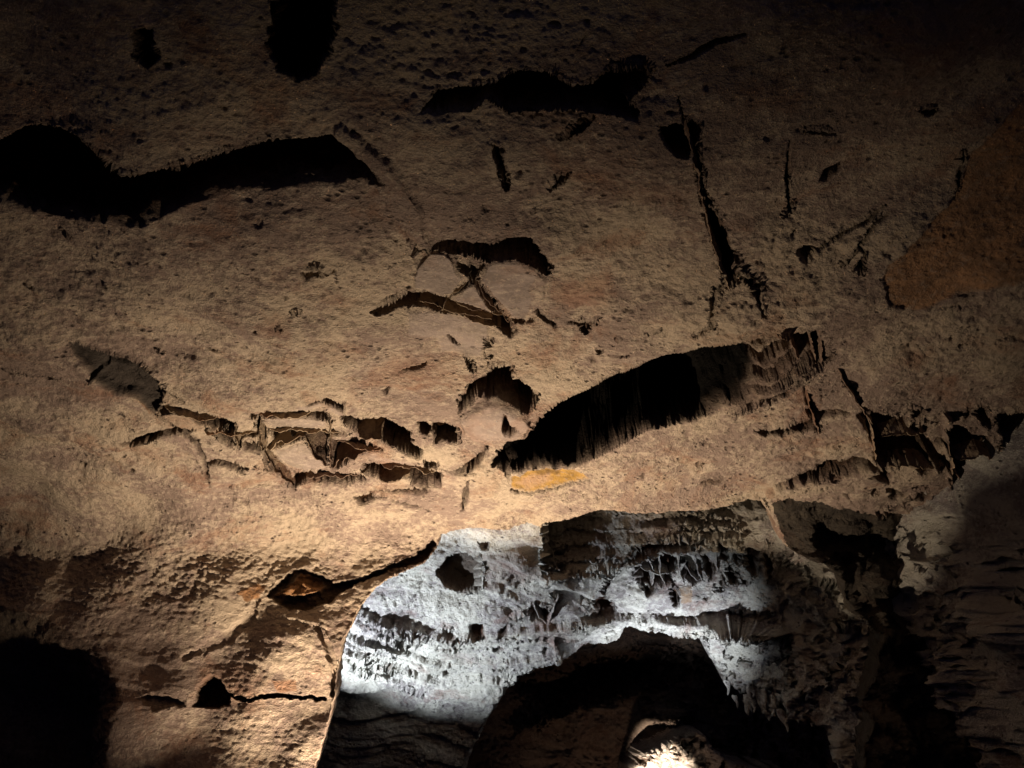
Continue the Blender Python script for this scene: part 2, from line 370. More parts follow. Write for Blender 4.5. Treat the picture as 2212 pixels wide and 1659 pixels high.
# --- hollow above the rounded slabs
S.hole([(918,538),(946,511),(974,503),(1023,504),(1069,500),(1097,488),(1135,487),(1153,497),(1170,525),(1186,546),(1188,577),(1184,598),(1153,562),(1114,545),(1090,541),(1055,548),(999,540),(964,534),(929,535)], 0.30, 6, 5, 3)
S.hole([(983,553),(1009,556),(1044,560),(1032,598),(1023,611),(1009,600),(992,584)], 0.16, 5, 5, 1.5)
S.groove([(1020,600),(1000,622),(966,652)], 0.05, 6, 1.5, inner=0.8)
S.groove([(1024,600),(1046,640),(1066,668),(1090,692)], 0.09, 9, 1.5, inner=0.9)
S.hole([(803,658),(831,647),(873,626),(929,628),(960,645),(978,656),(1055,675),(1086,690),(1107,703),(1116,728),(1100,742),(1076,719),(1027,703),(992,694),(964,689),(929,675),(904,661),(873,660),(834,668),(806,670)], 0.15, 5, 12, 2.5, inner=0.9, red=0.5)
S.groove([(870,635),(930,645),(990,672),(1060,690),(1095,712)], 0.10, 6, 2, red=0.9)
S.hole([(1086,690),(1130,690),(1135,712),(1105,702)], 0.1, 4, 5, 3)
S.hole([(1146,675),(1160,672),(1180,690),(1205,707),(1198,724),(1177,702)], 0.06, 5, 8, 3, inner=0.3, dark=0.7)
S.hole([(1132,707),(1146,689),(1160,703)], 0.06, 3, 4, 2)
S.hole([(1212,708),(1258,698),(1293,695),(1275,717),(1265,737),(1256,712)], 0.09, 4, 7, 3)
S.hole([(1045,744),(1058,745),(1056,765),(1057,798),(1051,790),(1050,765)], 0.1, 3, 4, 2)
S.hole([(1289,763),(1307,763),(1302,779),(1291,777)], 0.07, 3, 5, 2)
S.hole([(1275,784),(1286,792),(1281,803)], 0.06, 3, 4, 1.5)
S.groove([(1318,778),(1340,776),(1360,774)], 0.04, 5, 2)
S.groove([(967,738),(977,752),(990,764)], 0.04, 5, 1); S.groove([(1006,787),(1014,798),(1021,815)], 0.05, 5, 1)
S.groove([(1400,722),(1425,706)], 0.03, 4, 1)
S.hole([(841,808),(890,800),(922,791),(918,801),(880,813)], 0.05, 4, 5, 3, inner=0.7)
S.hole([(820,842),(845,833),(833,855)], 0.04, 3, 5, 2)
S.hole([(440,752),(470,750),(486,758),(470,762)], 0.04, 4, 4, 3); 
S.hole([(645,572),(690,560),(730,575),(700,590),(660,590)], 0.03, 10, 12, 5, inner=0.2)
# --- hollow round the oval slab
S.hole([(988,903),(990,868),(1020,829),(1060,808),(1060,801),(1106,802),(1107,826),(1142,836),(1163,861),(1153,882),(1142,892),(1100,870),(1079,857),(1034,861),(1016,875)], 0.20, 5, 5, 3)
S.hole([(1084,880),(1095,882),(1100,902),(1114,910),(1116,924),(1104,938),(1090,934),(1084,915)], 0.10, 4, 4, 2)
# --- the great black recess and its layered right end
S.hole([(1058,1012),(1083,976),(1097,955),(1135,952),(1158,913),(1170,899),(1212,871),(1265,850),(1314,822),(1377,794),(1429,770),(1493,758),(1529,745),(1590,735),(1620,780),(1645,820),(1610,880),(1545,915),(1438,938),(1401,941),(1314,976),(1244,1008),(1191,1011),(1139,1018),(1104,1025),(1099,1044),(1092,1022)], 0.60, 10, 12, 1.0, wright=60, soot=1.0)  # recess painted near-black so it looks unlit
S.hole([(1480,758),(1529,738),(1588,724),(1648,712),(1697,707),(1767,700),(1795,770),(1774,803),(1735,812),(1683,833),(1634,878),(1585,903),(1525,924),(1460,930)], 0.34, 18, 90, 1, inner=0.45, wright=90, calm=0.55)
for k in range(9):
    t = k / 8; x0, y0 = 1540 + 40 * t, 752 + 150 * t; x1, y1 = 1700 + 80 * t, 706 + 84 * t; mx, my = (x0 + x1) / 2, (y0 + y1) / 2 + 7
    S.groove([(x0, y0), (mx, my), (x1, y1)], -0.05, 7, 5); S.groove([(x0, y0 + 9), (mx, my + 9), (x1, y1 + 8)], 0.001, 6, 5, inner=0.7, add=0.06)
S.hole([(1737,707),(1767,700),(1770,745),(1776,790),(1764,800),(1750,770)], 0.30, 5, 8, 2)
S.hole([(1765,770),(1800,775),(1802,790),(1780,800)], 0.14, 5, 6, 3)
S.paint(yellow, 1.5, 4, -0.01, ochre=0.95, calm=0.6)
S.paint([(1104,1035),(1140,1022),(1190,1020),(1200,1045),(1140,1055),(1104,1047)], 6, 14, 0.0, red=0.5, ochre=0.45)
S.paint([(1140,1020),(1215,1013),(1225,1028),(1190,1034),(1160,1030)], 5, 6, 0.0, dark=0.6)
S.groove([(1104,1050),(1139,1060),(1200,1054),(1275,1040)], 0.05, 4, 1.5)
# --- boxwork field left of the oval slab
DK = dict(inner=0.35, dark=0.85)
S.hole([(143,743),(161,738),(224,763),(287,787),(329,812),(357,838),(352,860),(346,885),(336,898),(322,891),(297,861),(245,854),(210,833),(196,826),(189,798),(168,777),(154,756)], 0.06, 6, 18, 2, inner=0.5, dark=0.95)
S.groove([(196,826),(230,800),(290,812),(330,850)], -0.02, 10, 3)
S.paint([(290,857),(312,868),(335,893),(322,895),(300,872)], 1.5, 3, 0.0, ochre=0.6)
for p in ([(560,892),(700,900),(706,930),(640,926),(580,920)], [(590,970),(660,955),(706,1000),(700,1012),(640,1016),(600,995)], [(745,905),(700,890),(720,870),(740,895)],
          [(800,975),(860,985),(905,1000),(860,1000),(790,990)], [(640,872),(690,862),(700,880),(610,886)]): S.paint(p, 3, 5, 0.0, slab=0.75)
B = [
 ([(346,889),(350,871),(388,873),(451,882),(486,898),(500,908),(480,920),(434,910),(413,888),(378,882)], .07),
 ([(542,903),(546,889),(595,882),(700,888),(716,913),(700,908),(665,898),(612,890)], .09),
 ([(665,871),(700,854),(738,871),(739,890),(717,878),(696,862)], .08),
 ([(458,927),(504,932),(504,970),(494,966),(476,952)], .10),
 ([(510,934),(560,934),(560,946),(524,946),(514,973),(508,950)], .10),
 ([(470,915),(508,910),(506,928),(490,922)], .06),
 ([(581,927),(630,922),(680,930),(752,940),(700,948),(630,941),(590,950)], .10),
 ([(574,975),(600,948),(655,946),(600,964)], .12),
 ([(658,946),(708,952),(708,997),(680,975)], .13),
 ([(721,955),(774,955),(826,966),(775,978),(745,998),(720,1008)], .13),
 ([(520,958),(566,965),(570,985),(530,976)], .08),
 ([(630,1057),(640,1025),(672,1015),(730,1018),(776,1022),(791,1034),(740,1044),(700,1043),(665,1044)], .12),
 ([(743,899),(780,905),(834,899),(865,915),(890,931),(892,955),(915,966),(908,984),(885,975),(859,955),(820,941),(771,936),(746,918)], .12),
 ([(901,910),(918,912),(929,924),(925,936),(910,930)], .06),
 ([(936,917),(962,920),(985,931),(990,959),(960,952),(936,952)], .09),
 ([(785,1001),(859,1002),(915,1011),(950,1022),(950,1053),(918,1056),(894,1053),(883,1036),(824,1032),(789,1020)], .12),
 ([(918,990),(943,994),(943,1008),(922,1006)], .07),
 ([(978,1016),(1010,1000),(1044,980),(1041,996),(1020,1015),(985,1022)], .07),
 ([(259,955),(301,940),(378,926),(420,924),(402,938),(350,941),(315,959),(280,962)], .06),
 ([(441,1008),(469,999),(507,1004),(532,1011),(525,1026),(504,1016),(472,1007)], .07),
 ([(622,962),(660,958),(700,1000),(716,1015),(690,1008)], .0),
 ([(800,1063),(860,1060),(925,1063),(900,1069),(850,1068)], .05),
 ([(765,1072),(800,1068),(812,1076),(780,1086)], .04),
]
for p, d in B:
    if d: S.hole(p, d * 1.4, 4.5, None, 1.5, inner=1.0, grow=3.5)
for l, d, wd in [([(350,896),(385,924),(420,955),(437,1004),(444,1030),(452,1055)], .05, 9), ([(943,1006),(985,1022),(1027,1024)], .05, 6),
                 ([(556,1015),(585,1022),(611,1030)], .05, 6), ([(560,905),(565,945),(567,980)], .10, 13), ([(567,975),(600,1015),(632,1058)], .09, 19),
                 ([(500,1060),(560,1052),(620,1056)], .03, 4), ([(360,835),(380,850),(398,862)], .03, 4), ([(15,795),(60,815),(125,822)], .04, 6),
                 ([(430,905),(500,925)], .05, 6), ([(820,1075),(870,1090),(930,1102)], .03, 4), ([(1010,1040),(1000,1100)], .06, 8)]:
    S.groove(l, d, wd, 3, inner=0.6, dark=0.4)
# --- right: cracked ledge
for p, d in [([(1627,938),(1690,924),(1753,900),(1767,931),(1718,941),(1658,955)], .10), ([(1816,826),(1858,843),(1861,868),(1833,847)], .12),
             ([(1844,889),(1900,885),(1945,896),(1991,931),(2040,990),(1963,1004),(1893,1004),(1882,966),(1872,934)], .22),
             ([(1662,1057),(1746,1018),(1770,1004),(1851,983),(1889,997),(1805,1029),(1735,1041),(1683,1055)], .16),
             ([(2043,920),(2138,938),(2134,976),(2138,1078),(2054,1113),(2043,1008)], .25), ([(1740,830),(1752,850),(1748,860)], .08), ([(1770,858),(1785,862),(1778,878)], .08),
             ([(1510,1045),(1570,1043),(1560,1056),(1515,1056)], .05), ([(1380,1030),(1395,1025),(1392,1045)], .05), ([(1505,1005),(1515,1012),(1512,1030)], .05),
             ([(1745,890),(1830,885),(1850,895),(1760,908)], .08), ([(1850,870),(1900,885),(1910,895),(1860,885)], .06), ([(2150,900),(2250,880),(2260,960),(2170,1010)], .2),
             ([(1815,1065),(1835,1060),(1840,1085)], .07), ([(1890,1105),(1910,1100),(1915,1125)], .1)]:
    S.hole(p, d, 5, 12, 4, inner=0.9)
S.groove([(1738,830),(1745,870),(1765,930)], 0.05, 6, 2); S.groove([(1560,600),(1540,640),(1535,690),(1500,720)], 0.05, 9, 3, inner=0.5)
S.groove([(1607,590),(1632,615),(1645,670)], 0.06, 6, 3); S.groove([(1636,860),(1700,840)], 0.03, 4, 3)
S.groove([(1660,1070),(1700,1050),(1800,1030),(1890,1000),(1960,990),(2050,1000)], -0.05, 16, 4)
S.groove([(2045,900),(2050,1000),(2060,1110)], -0.05, 10, 3)
# --- left wall: ochre hollow under the lip, ledges, dark passage
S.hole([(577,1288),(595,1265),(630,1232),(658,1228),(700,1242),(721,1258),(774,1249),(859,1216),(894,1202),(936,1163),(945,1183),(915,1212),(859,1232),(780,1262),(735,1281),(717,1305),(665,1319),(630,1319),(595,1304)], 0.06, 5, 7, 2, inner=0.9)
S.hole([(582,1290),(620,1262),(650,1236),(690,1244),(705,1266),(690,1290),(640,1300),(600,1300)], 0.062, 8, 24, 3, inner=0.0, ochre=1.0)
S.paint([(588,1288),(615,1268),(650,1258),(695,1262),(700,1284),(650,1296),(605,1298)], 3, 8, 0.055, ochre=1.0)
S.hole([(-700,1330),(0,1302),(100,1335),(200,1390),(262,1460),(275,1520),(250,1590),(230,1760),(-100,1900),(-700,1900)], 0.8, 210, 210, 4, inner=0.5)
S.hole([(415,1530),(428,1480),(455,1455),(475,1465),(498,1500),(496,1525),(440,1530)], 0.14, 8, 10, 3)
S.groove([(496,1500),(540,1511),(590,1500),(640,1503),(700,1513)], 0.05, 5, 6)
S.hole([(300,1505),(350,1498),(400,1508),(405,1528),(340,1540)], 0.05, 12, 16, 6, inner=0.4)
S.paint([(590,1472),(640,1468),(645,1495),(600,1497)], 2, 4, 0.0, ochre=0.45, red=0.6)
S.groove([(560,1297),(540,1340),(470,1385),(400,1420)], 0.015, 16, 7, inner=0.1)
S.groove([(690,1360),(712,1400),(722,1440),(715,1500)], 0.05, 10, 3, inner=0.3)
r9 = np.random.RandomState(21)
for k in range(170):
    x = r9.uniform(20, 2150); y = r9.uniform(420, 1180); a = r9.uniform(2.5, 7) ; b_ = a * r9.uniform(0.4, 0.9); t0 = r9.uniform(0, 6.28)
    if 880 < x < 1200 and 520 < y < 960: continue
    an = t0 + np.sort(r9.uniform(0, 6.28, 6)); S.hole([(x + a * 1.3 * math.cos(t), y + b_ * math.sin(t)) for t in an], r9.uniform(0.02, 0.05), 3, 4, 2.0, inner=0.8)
mk = sstep((S.U - 1640) / 160) * sstep((S.V - 1060) / 120)
S.r += mk * (0.16 * fbm(S.B, 2.2, 3, 0.6, 5.5) + 0.05 * np.round(2.2 * fbm(S.B, 3.6, 2, 0.6, 9.5)) )
for k in range(46):
    x = r9.uniform(1850, 2230); y = r9.uniform(890, 1110) + (x - 2000) * 0.05; a = r9.uniform(8, 24)
    an = np.sort(r9.uniform(0, 6.28, 5)); S.hole([(x + a * 1.5 * math.cos(t), y + a * math.sin(t)) for t in an], r9.uniform(0.05, 0.16), 4, 7, 2.0, inner=0.9)
# --- opening into the lit chamber
open_poly = [(640,1800),(684,1660),(700,1600),(712,1555),(722,1500),(726,1450),(742,1385),(775,1320),(815,1272),(870,1240),(915,1216),(940,1188),(948,1160),(985,1148),(1040,1142),(1090,1152),(1140,1140),(1168,1148),(1176,1136),(1240,1112),(1300,1096),(1360,1094),(1420,1101),(1500,1096),(1560,1092),(1620,1088),(1650,1092),(1668,1120),(1690,1170),(1740,1215),(1810,1260),(1870,1340),(1900,1450),(1890,1560),(1880,1800)]
S.open(open_poly, 2.2, 0.55, 0.25)
q = S.V
wallm = sstep((S.V - 1230) / 120)
S.soft = 1 - 0.62 * wallm * (S.U < 900)
S.finish(strata=0.6, smask=wallm * (S.U < 1500))
F = facemask
keep = near.keep[:-1, :-1] & near.keep[1:, 1:]
ledge_poly = [(950,1160),(985,1110),(1010,1060),(1040,1024),(1060,1012),(1092,1022),(1099,1044),(1191,1011),(1244,1008),(1314,976),(1401,941),(1525,922),(1585,903),(1634,878),(1683,833),(1735,812),(1774,803),(1802,790),(1860,868),(1910,900),(1893,1004),(1805,1032),(1662,1060),(1668,1100),(1660,1112),(1600,1125),(1300,1150),(1172,1190),(950,1200)]
regs = []
taken = np.zeros_like(keep)
def take(mask, name, mat=M_near, **kw):
    global taken
    m = mask[:-1, :-1] & keep & ~taken; taken = taken | m
    o = cut_out(near, m, name, mat); tag(o, **kw); return o
G1 = 'smooth rounded slabs in the cave ceiling'
take(near.region(slabL, 1.5), 'rock_slab', label='smooth grey slab left of the Y-shaped crack in the ceiling', cat='rock slab', group=G1)
take(near.region(slabC, 1.5), 'rock_slab', label='small triangular slab between the two arms of the ceiling crack', cat='rock slab', group=G1)
cr = near.region(crustR, 4) & near.region(slabR, 1.5)
take(near.region(slabR, 1.5) & ~cr, 'rock_slab', label='large rounded grey slab with a pale crusted right edge below a black hollow', cat='rock slab', group=G1)
sr = bpy.data.objects['rock_slab.002']; c_ = take(cr, 'crust'); c_.parent = sr; c_['label'] = 'pale crusted right edge'
take(near.region(oval, 1.5), 'rock_slab', label='oval pinkish grey slab hanging beside the great black recess, with a small hole', cat='rock slab', group=G1)
take(near.region(ochreR, 2.0), 'ochre_panel', label='smooth orange brown rock panel at the right edge of the ceiling', cat='rock panel')
take(near.region(yellow, 1.5), 'rock_flake', mat=M_flake, label='long yellow and orange flake on the lip below the great black recess', cat='rock flake')
take(near.region(ledge_poly, 2.0), 'rock_ledge', label='long tan rock ledge between the black recess and the white lit chamber', cat='rock ledge')
scar = [(143,743),(161,738),(224,763),(287,787),(329,812),(357,838),(352,860),(346,885),(336,898),(322,891),(297,861),(245,854),(210,833),(196,826),(189,798),(168,777),(154,756)]
take(near.region(scar, 2.0), 'rock_scar', label='dark grey broken facet, a long wedge pointing to the upper left of the ceiling', cat='rock scar')
take(near.region([(514,1284),(560,1263),(583,1267),(560,1297),(535,1305)], 3.0), 'rock_patch', label='small ochre patch on the wall just left of the orange lined hollow', cat='rock patch')
take(near.region([(590,1472),(640,1468),(645,1495),(600,1497)], 2.0), 'rock_block', label='small reddish rectangular block above the ledge at lower left', cat='rock block')
leftwall = [(-1600,1330),(0,1310),(300,1330),(420,1400),(540,1345),(577,1290),(600,1300),(640,1319),(700,1310),(735,1283),(860,1233),(945,1185),(960,1300),(800,1900),(700,2600),(-1600,2600)]
take(near.region(leftwall, 2.0), 'wall_left', kind='structure')
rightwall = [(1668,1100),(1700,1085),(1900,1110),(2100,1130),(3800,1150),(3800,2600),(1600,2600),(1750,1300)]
take(near.region(rightwall, 2.0), 'wall_right', mat=M_shaded, kind='structure')
take(np.ones_like(near.U, bool), 'ceiling', kind='structure')

# ================================================================== FAR CHAMBER
far = Sheet(axis(650, 1960, 2.4, 200, 2500), axis(1060, 1690, 2.4, 700, 2300), t_far, seed=13.0)
S = far
S.hole([(1172,1060),(1172,1137),(1178,1200),(1170,1250),(1240,1262),(1330,1235),(1420,1195),(1560,1170),(1680,1150),(1680,1060)], 0.55, 8, 110, 1.5, inner=0.15, dark=0.55)  # dark tone stands in for the shadow in this recess
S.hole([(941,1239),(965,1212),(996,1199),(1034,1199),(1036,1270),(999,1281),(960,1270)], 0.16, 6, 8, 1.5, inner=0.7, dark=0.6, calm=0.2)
S.paint([(1036,1199),(1100,1185),(1172,1150),(1170,1240),(1110,1265),(1040,1275)], 4, 8, 0.0, red=0.35, dark=0.15)
for p in [[(1355,1203),(1400,1186),(1473,1173),(1506,1169),(1486,1188),(1433,1198),(1383,1211),(1360,1216)],
          [(1380,1216),(1410,1213),(1440,1206),(1470,1213),(1463,1233),(1446,1243),(1450,1260),(1426,1266),(1393,1273),(1380,1256)],
          [(1473,1226),(1500,1233),(1516,1250),(1500,1263),(1486,1250)], [(1510,1193),(1526,1200),(1540,1223),(1536,1246),(1526,1223)],
          [(1550,1170),(1577,1183),(1566,1216),(1556,1193)], [(1573,1220),(1590,1236),(1593,1260),(1583,1266),(1570,1240)],
          [(1560,1243),(1570,1250),(1556,1273),(1546,1280)], [(1530,1223),(1540,1220),(1543,1240),(1533,1256)], [(1586,1196),(1600,1200),(1596,1223)],
          [(1600,1250),(1620,1256),(1606,1266)], [(1450,1266),(1463,1273),(1460,1306),(1453,1303)], [(1610,1180),(1640,1190),(1630,1240),(1612,1225)], [(1650,1190),(1670,1200),(1665,1250)],
          [(1516,1288),(1533,1286),(1528,1300)], [(1395,1275),(1410,1278),(1400,1290)]]:
    S.hole(p, 0.13, 4, 5, 2.0, inner=1.0, grow=2.0)
S.paint([(1463,1266),(1496,1261),(1496,1296),(1470,1300)], 2, 3, 0.0, ochre=0.75, calm=0.3)
S.paint([(1497,1266),(1515,1264),(1520,1280),(1515,1293),(1498,1292)], 2, 3, 0.0, dark=0.35)
for p in [[(1145,1300),(1150,1340),(1180,1345),(1185,1310),(1165,1298)], [(1015,1345),(1030,1338),(1050,1345),(1052,1370),(1020,1372)], [(1075,1355),(1100,1335),(1102,1352),(1085,1365)],
          [(1110,1320),(1128,1320),(1125,1335),(1112,1335)], [(1250,1315),(1300,1285),(1326,1300),(1330,1325),(1290,1326)], [(950,1350),(975,1350),(990,1375),(965,1372)],
          [(1300,1365),(1320,1355),(1330,1368)], [(1060,1168),(1030,1172),(1045,1195)], [(1110,1180),(1150,1160),(1130,1170)], [(1275,1338),(1350,1335),(1350,1342),(1280,1346)],
          [(1425,1215),(1440,1212),(1445,1240),(1430,1245)]]:
    S.hole(p, 0.10, 4, 8, 3, inner=1.0)
mk = sstep((S.U - 1600) / 160) * sstep((S.V - 1100) / 120)
S.r += mk * (0.12 * fbm(S.B, 2.2, 3, 0.6, 5.5) + 0.05 * np.round(2.2 * fbm(S.B, 3.6, 2, 0.6, 9.5)))
# bedding ledges sweeping round the chamber
for k, (dy, dd) in enumerate([(0, -.08), (24, -.03), (62, -.06), (84, -.03), (108, -.06), (136, -.04)]):
    S.groove([(740,1290+dy),(790,1315+dy),(850,1345+dy),(960,1374+dy),(1100,1362+dy),(1250,1340+dy),(1400,1330+dy*0.4),(1560,1340),(1700,1370)], dd, 8, 4)
for k in range(6):
    S.groove([(1180,1170+k*15),(1300,1150+k*17),(1430,1128+k*14),(1600,1120+k*12)], -0.05, 6, 5)
rr = np.random.RandomState(3)
for k in range(130):                                   # rows of hollows under the ledges
    row = k % 4; fx = rr.rand()
    x = 770 + fx * 420; y = [1372, 1398, 1436, 1462][row] - 42 * (1 - min(1, (x - 740) / 200)) + rr.uniform(-3, 3)
    a = rr.uniform(2, 7); b_ = rr.uniform(3, 10)
    S.hole([(x - a, y - b_), (x + a * .6, y - b_), (x + a, y + b_ * .6), (x, y + b_), (x - a, y + b_ * .5)], 0.07, 3, 5, 3, inner=1.0)
for k in range(60):
    x = rr.uniform(1540, 1760); y = rr.uniform(1330, 1560); a = rr.uniform(2, 5); b_ = rr.uniform(5, 16)
    S.hole([(x - a, y - b_), (x + a, y - b_ * .8), (x + a * .7, y + b_), (x - a * .6, y + b_ * .7)], 0.06, 3, 4, 3, inner=0.9)
S.groove([(1290,1300),(1320,1250),(1356,1210)], 0.04, 5, 2); S.groove([(1180,1335),(1195,1300),(1200,1285)], 0.04, 4, 1)
S.groove([(1195,1360),(1205,1400),(1215,1440)], -0.05, 9, 3)
arch = [(900,2300),(985,1720),(1010,1640),(1050,1560),(1090,1490),(1139,1446),(1188,1418),(1258,1387),(1328,1376),(1349,1356),(1419,1351),(1493,1359),(1515,1382),(1530,1412),(1543,1437),(1565,1470),(1600,1492),(1630,1494),(1650,1530),(1672,1560),(1690,1520),(1715,1560),(1760,1555),(1810,1600),(1850,1720),(1900,2300)]
S.open(arch, 3.2, 0.6, 0.2)
S.finish(strata=1.5, rough=1.15)
keep = far.keep[:-1, :-1] & far.keep[1:, 1:]
bm_ = far.region([(941,1239),(965,1212),(996,1199),(1034,1199),(1036,1270),(999,1281),(960,1270)], 1.5)[:-1, :-1] & keep
o = cut_out(far, bm_, 'rock_niche', M_far); tag(o, label='dark brown niche in the brightest part of the lit chamber wall', cat='rock niche')
pm_ = far.region([(1463,1266),(1496,1261),(1496,1296),(1470,1300)], 2)[:-1, :-1] & keep
o = cut_out(far, pm_, 'tan_stone', M_far); tag(o, label='small tan square panel under the dark boxwork of the lit chamber', cat='stone')
o = cut_out(far, keep & ~bm_ & ~pm_, 'chamber_wall', M_far); tag(o, kind='structure')

# ================================================================== DEEP PASSAGE
deep = Sheet(axis(1000, 1860, 2.4, 300, 2600), axis(1330, 1690, 2.4, 900, 2300), t_deep, seed=31.0)
deep.hole([(1080,1470),(1300,1400),(1500,1390),(1540,1440),(1400,1500),(1180,1560)], 0.9, 60, 60, 8, inner=0.3)
for p in [[(1370,1490),(1440,1470),(1480,1500),(1500,1560),(1440,1580),(1380,1560)], [(1480,1400),(1600,1500),(1560,1560)], [(1090,1560),(1180,1540),(1200,1580),(1120,1600)]]:
    deep.hole(p, -0.35, 30, 30, 8, inner=0)
comb = [(1325,1760),(1342,1640),(1362,1605),(1400,1588),(1428,1574),(1462,1556),(1488,1562),(1505,1590),(1540,1620),(1600,1632),(1660,1640),(1670,1760)]
deep.hole(comb, -0.75, 12, 12, 3, inner=0)
r5 = np.random.RandomState(5)
for k in range(60):
    x = r5.uniform(1350, 1650); y = r5.uniform(1590, 1690); a = r5.uniform(4, 10)
    an = np.sort(r5.uniform(0, 6.28, 5)); deep.hole([(x + a * math.cos(t), y + a * 1.3 * math.sin(t)) for t in an], 0.16, 3, 4, 2, inner=0.9)
for k in range(40):
    x = r5.uniform(1600, 1790); y = r5.uniform(1540, 1700); a = r5.uniform(3, 8)
    deep.hole([(x - a, y - a * 4), (x + a, y - a * 3), (x + a * .7, y + a * 4), (x - a * .6, y + a * 3)], 0.25, 4, 5, 4, inner=0.9)
deep.finish(strata=1.0, rough=2.2, macro=2.5)
cm = facemask(deep.region(comb, 3))
M_rub = rock_material('rubble_rock', (0.60, 0.50, 0.40), (0.34, 0.27, 0.22), (0.28, 0.14, 0.09), (0.10, 0.055, 0.035), (0.3, 0.25, 0.2), (0.4, 0.2, 0.1), (0.05, 0.04, 0.03), bump=1.0)
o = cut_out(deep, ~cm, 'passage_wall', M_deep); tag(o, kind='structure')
o = cut_out(deep, cm, 'honeycomb_rock', M_rub); tag(o, label='brightly lit honeycombed rock block at the bottom edge inside the dark arch', cat='rock')

# ================================================================== helpers for loose pieces on the rock
def surf(sheet, u, v):
    """the point of a finished rock sheet seen at photo position u, v before its noise, and its inward normal"""
    i = int(np.clip(np.searchsorted(sheet.U[0], u), 1, sheet.U.shape[1] - 2)); j = int(np.clip(np.searchsorted(sheet.V[:, 0], v), 1, sheet.U.shape[0] - 2))
    q = sheet.B[j, i] + sheet.seed
    mac = 0.09 * perlin((q * 0.9 + 4)[None])[0] + 0.06 * perlin((q * 2.1 + 8)[None])[0]
    return sheet.B[j, i] + sheet.N[j, i] * mac, sheet.N[j, i]
def fin(sheet, line, d0, d1, thick, parent, mat=M_fin, name='fin', seed=0):
    """a thin crooked blade standing out of the rock along a line"""
    pts = []
    for k in range(len(line) - 1):
        (a, b), (c, d) = line[k], line[k + 1]; n = max(2, int(math.hypot(c - a, d - b) / 4))
        for i in range(n): pts.append((a + (c - a) * i / n, b + (d - b) * i / n))
    pts.append(line[-1]); n = len(pts); rows = 7
    SP = [surf(sheet, *p) for p in pts]; base = np.array([s[0] for s in SP]); nn = np.array([s[1] for s in SP])
    tan = np.gradient(base, axis=0); side = np.cross(tan, nn); side /= np.linalg.norm(side, axis=1)[:, None] + 1e-9
    V = []
    for sgn in (-1, 1):
        for r in range(rows):
            f = r / (rows - 1)
            edge = 0.6 + 0.4 * np.sin(np.pi * np.linspace(0.08, 0.92, n)) + 0.2 * perlin(base * 12 + seed) + 0.08 * perlin(base * 40)
            dep = d0 + (d1 - d0) * f * edge
            th = thick * (1 - 0.75 * f) * (1 + 0.5 * perlin(base * 40 + r + seed))
            wob = 0.010 * perlin(base * 14 + seed + f * 1.3) + 0.004 * perlin(base * 45 + f * 4)
            V.append(base + nn * dep[:, None] + side * (wob + sgn * th * 0.5)[:, None])
    V = np.array(V); idx = np.arange(2 * rows * n).reshape(2, rows, n); Q = []
    for s in (0, 1):
        a = idx[s]; Q.append(np.stack([a[:-1, :-1], a[:-1, 1:], a[1:, 1:], a[1:, :-1]], -1).reshape(-1, 4))
    Q.append(np.stack([idx[0, -1, :-1], idx[0, -1, 1:], idx[1, -1, 1:], idx[1, -1, :-1]], -1))
    for e in (0, -1): Q.append(np.stack([idx[0, :-1, e], idx[0, 1:, e], idx[1, 1:, e], idx[1, :-1, e]], -1))
    return mesh_np(name, V.reshape(-1, 3), np.concatenate(Q), mat, parent=parent)
def empty(name, u, v, sheet, **kw):
    o = bpy.data.objects.new(name, None); COL.objects.link(o); o.empty_display_size = 0.1; tag(o, **kw); return o
def boxwork(label, sheet, lines, d0=0.10, d1=-0.018, thick=0.012, mat=M_fin, group='calcite boxwork in the cave rock'):
    e = empty('boxwork', 0, 0, sheet, label=label, cat='boxwork', group=group)
    for k, l in enumerate(lines): fin(sheet, l, d0, d1, thick, e, mat, name='blade' if abs(l[-1][1] - l[0][1]) > abs(l[-1][0] - l[0][0]) else 'crosspiece', seed=k * 3.7)
    return e
boxwork('brown boxwork of crossing calcite fins left of the oval slab', near, [
    [(505,915),(510,940),(513,972)], [(562,902),(560,935),(567,982)], [(567,980),(595,1010),(630,1056)], [(712,890),(712,940),(716,1012)],
    [(574,975),(605,945),(655,945)], [(655,945),(685,975),(712,1005)], [(718,1008),(745,985),(775,975),(826,966)], [(716,955),(760,952),(830,962)],
    [(575,925),(640,918),(752,938)], [(546,890),(600,881),(702,887)], [(640,1022),(700,1013),(790,1022)], [(785,998),(860,1000),(950,1020)],
    [(884,1036),(830,1034),(790,1036)], [(350,872),(400,873),(490,895)], [(770,937),(800,930),(822,940)], [(440,925),(505,932),(560,933)]], 0.16, -0.03, 0.022)
boxwork('thin brown fins along the crack under the rounded slabs', near, [
    [(1018,606),(1000,624),(966,652)], [(1026,608),(1048,645),(1088,692)], [(966,650),(955,672),(930,690)], [(1086,690),(1096,700),(1106,680)],
    [(905,655),(960,672),(1010,690),(1060,702)], [(960,655),(1010,672),(1060,684),(1085,694)], [(990,690),(1040,706),(1080,722)]], 0.09, -0.006, 0.010)
boxwork('pair of tall pale blades bridging the right end of the great black recess', near, [
    [(1697,704),(1710,740),(1725,775),(1740,800)], [(1745,702),(1752,740),(1768,800)], [(1768,700),(1772,745),(1776,805)]], 0.24, -0.012, 0.014)
boxwork('long narrow blade running down beside the black ceiling crack', near, [
    [(1472,230),(1486,290),(1500,360),(1520,450),(1536,520),(1560,590),(1572,620)]], 0.06, -0.012, 0.012)
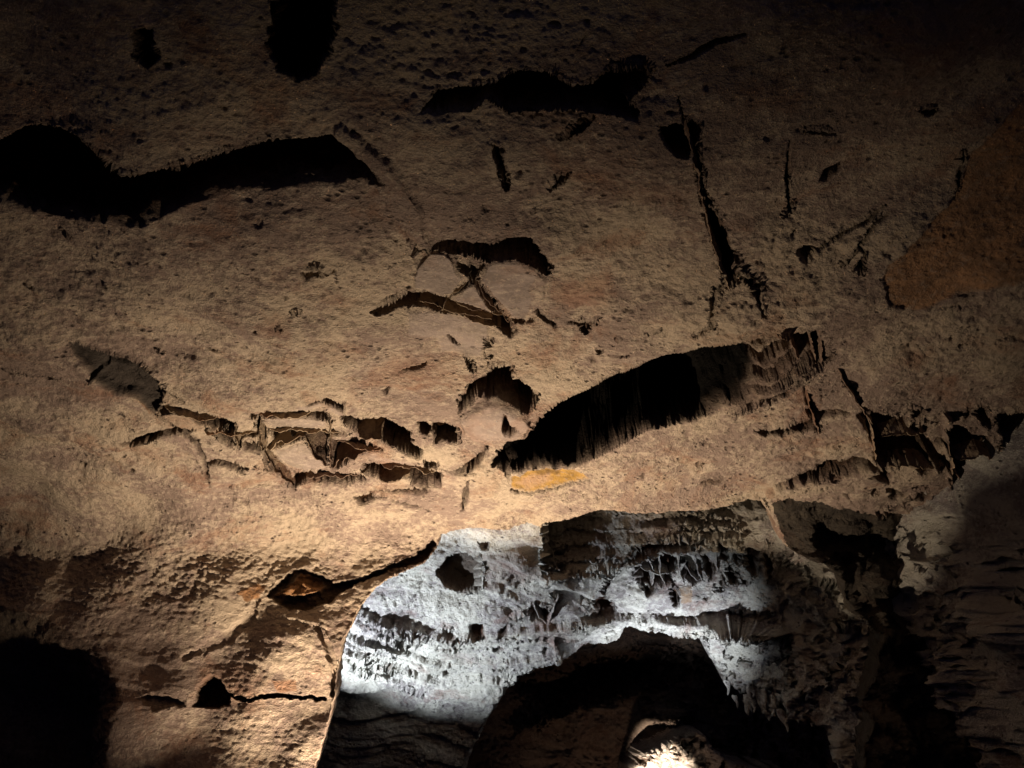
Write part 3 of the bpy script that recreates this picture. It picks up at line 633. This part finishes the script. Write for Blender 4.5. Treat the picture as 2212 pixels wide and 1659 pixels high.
boxwork('faint boxwork fins at the dim right side under the orange panel', near, [
    [(1738,820),(1746,870),(1768,935)], [(1800,790),(1840,850),(1880,905)], [(1875,900),(1880,950),(1895,1005)], [(1890,1003),(1980,992),(2045,1000)],
    [(2045,900),(2048,960),(2055,1110)], [(2060,985),(2110,970),(2160,985)], [(1895,1005),(1800,1030),(1700,1050)], [(1900,930),(1950,915),(2000,935)], [(2060,1020),(2100,1060),(2150,1080)]], 0.10, -0.03, 0.014)
boxwork('tangled dark boxwork on the upper right of the white lit chamber wall', far, [
    [(1405,1215),(1412,1240),(1408,1268)], [(1428,1210),(1424,1240),(1436,1262)], [(1385,1235),(1420,1240),(1446,1243)], [(1470,1200),(1466,1235),(1478,1262)],
    [(1500,1195),(1506,1230),(1520,1262)], [(1545,1180),(1547,1220),(1552,1245)], [(1478,1225),(1500,1248),(1516,1255)]], 0.12, -0.03, 0.02, mat=M_far)
boxwork('single dark blade with a pointed tip in the middle of the lit chamber wall', far, [[(1150,1295),(1165,1325),(1180,1342)], [(1182,1340),(1192,1310),(1202,1282)]], 0.08, -0.04, 0.016, mat=M_far)

# hanging drapery teeth along the arch
def tooth(base, L, r, seed, parent, mat, name='drip'):
    n, m = 9, 8; V = []
    for i in range(n):
        f = i / (n - 1); rad = r * (1 - f) ** 0.7 * (1 + 0.25 * math.sin(7 * f + seed)) + 0.002
        for j in range(m):
            a = 2 * math.pi * j / m
            V.append((base[0] + rad * math.cos(a) * 1.3 + 0.02 * math.sin(seed + 3 * f) * f, base[1] + rad * math.sin(a) - 0.02 * f, base[2] + 0.05 - L * f + 0.004 * math.sin(5 * a + seed)))
    Q = [(i * m + j, i * m + (j + 1) % m, (i + 1) * m + (j + 1) % m, (i + 1) * m + j) for i in range(n - 1) for j in range(m)]
    return mesh_np(name, np.array(V), np.array(Q), mat, parent=parent)
e = empty('drapery', 0, 0, far, label='ragged rock drips hanging from the right foot of the dark arch', cat='drapery')
for k in range(16):
    u = rr.uniform(1570, 1740); v = 1470 + (u - 1560) * 0.42 + rr.uniform(-10, 30)
    b_, nn = surf(far, u, v); tooth(b_ - nn * 0.02, rr.uniform(0.05, 0.16), rr.uniform(0.012, 0.03), k * 1.7, e, M_far)

# ================================================================== cave floor
gx, gy = np.meshgrid(np.linspace(-9, 9, 360), np.linspace(-6, 13, 380)); gp = np.stack([gx, gy, gx * 0], -1)
gz = 0.12 * fbm(gp, 0.8, 5, 0.55) - 0.05
gz = np.maximum(gz, (1.52 + 0.10 * sstep((-0.9 - gx) / 0.5) + 0.05 * fbm(gp, 2.5, 4)) * sstep((gy - 4.97) / 0.12) * sstep((5.9 - gy) / 0.5) * sstep((gx + 4.5) / 1.0) * sstep((3.4 - gx) / 1.0))      # unseen floor ledge added behind the warm lamp to block its light
gz = np.maximum(gz, (1.80 + 0.10 * fbm(gp, 3.5, 4)) * sstep((gy - 3.9) / 0.5) * sstep((5.9 - gy) / 0.5) * sstep((gx - 0.5) / 0.15) * sstep((2.0 - gx) / 0.6))  # unseen rock arm added to keep the warm light off the right wall
idx = np.arange(gx.size).reshape(gx.shape)
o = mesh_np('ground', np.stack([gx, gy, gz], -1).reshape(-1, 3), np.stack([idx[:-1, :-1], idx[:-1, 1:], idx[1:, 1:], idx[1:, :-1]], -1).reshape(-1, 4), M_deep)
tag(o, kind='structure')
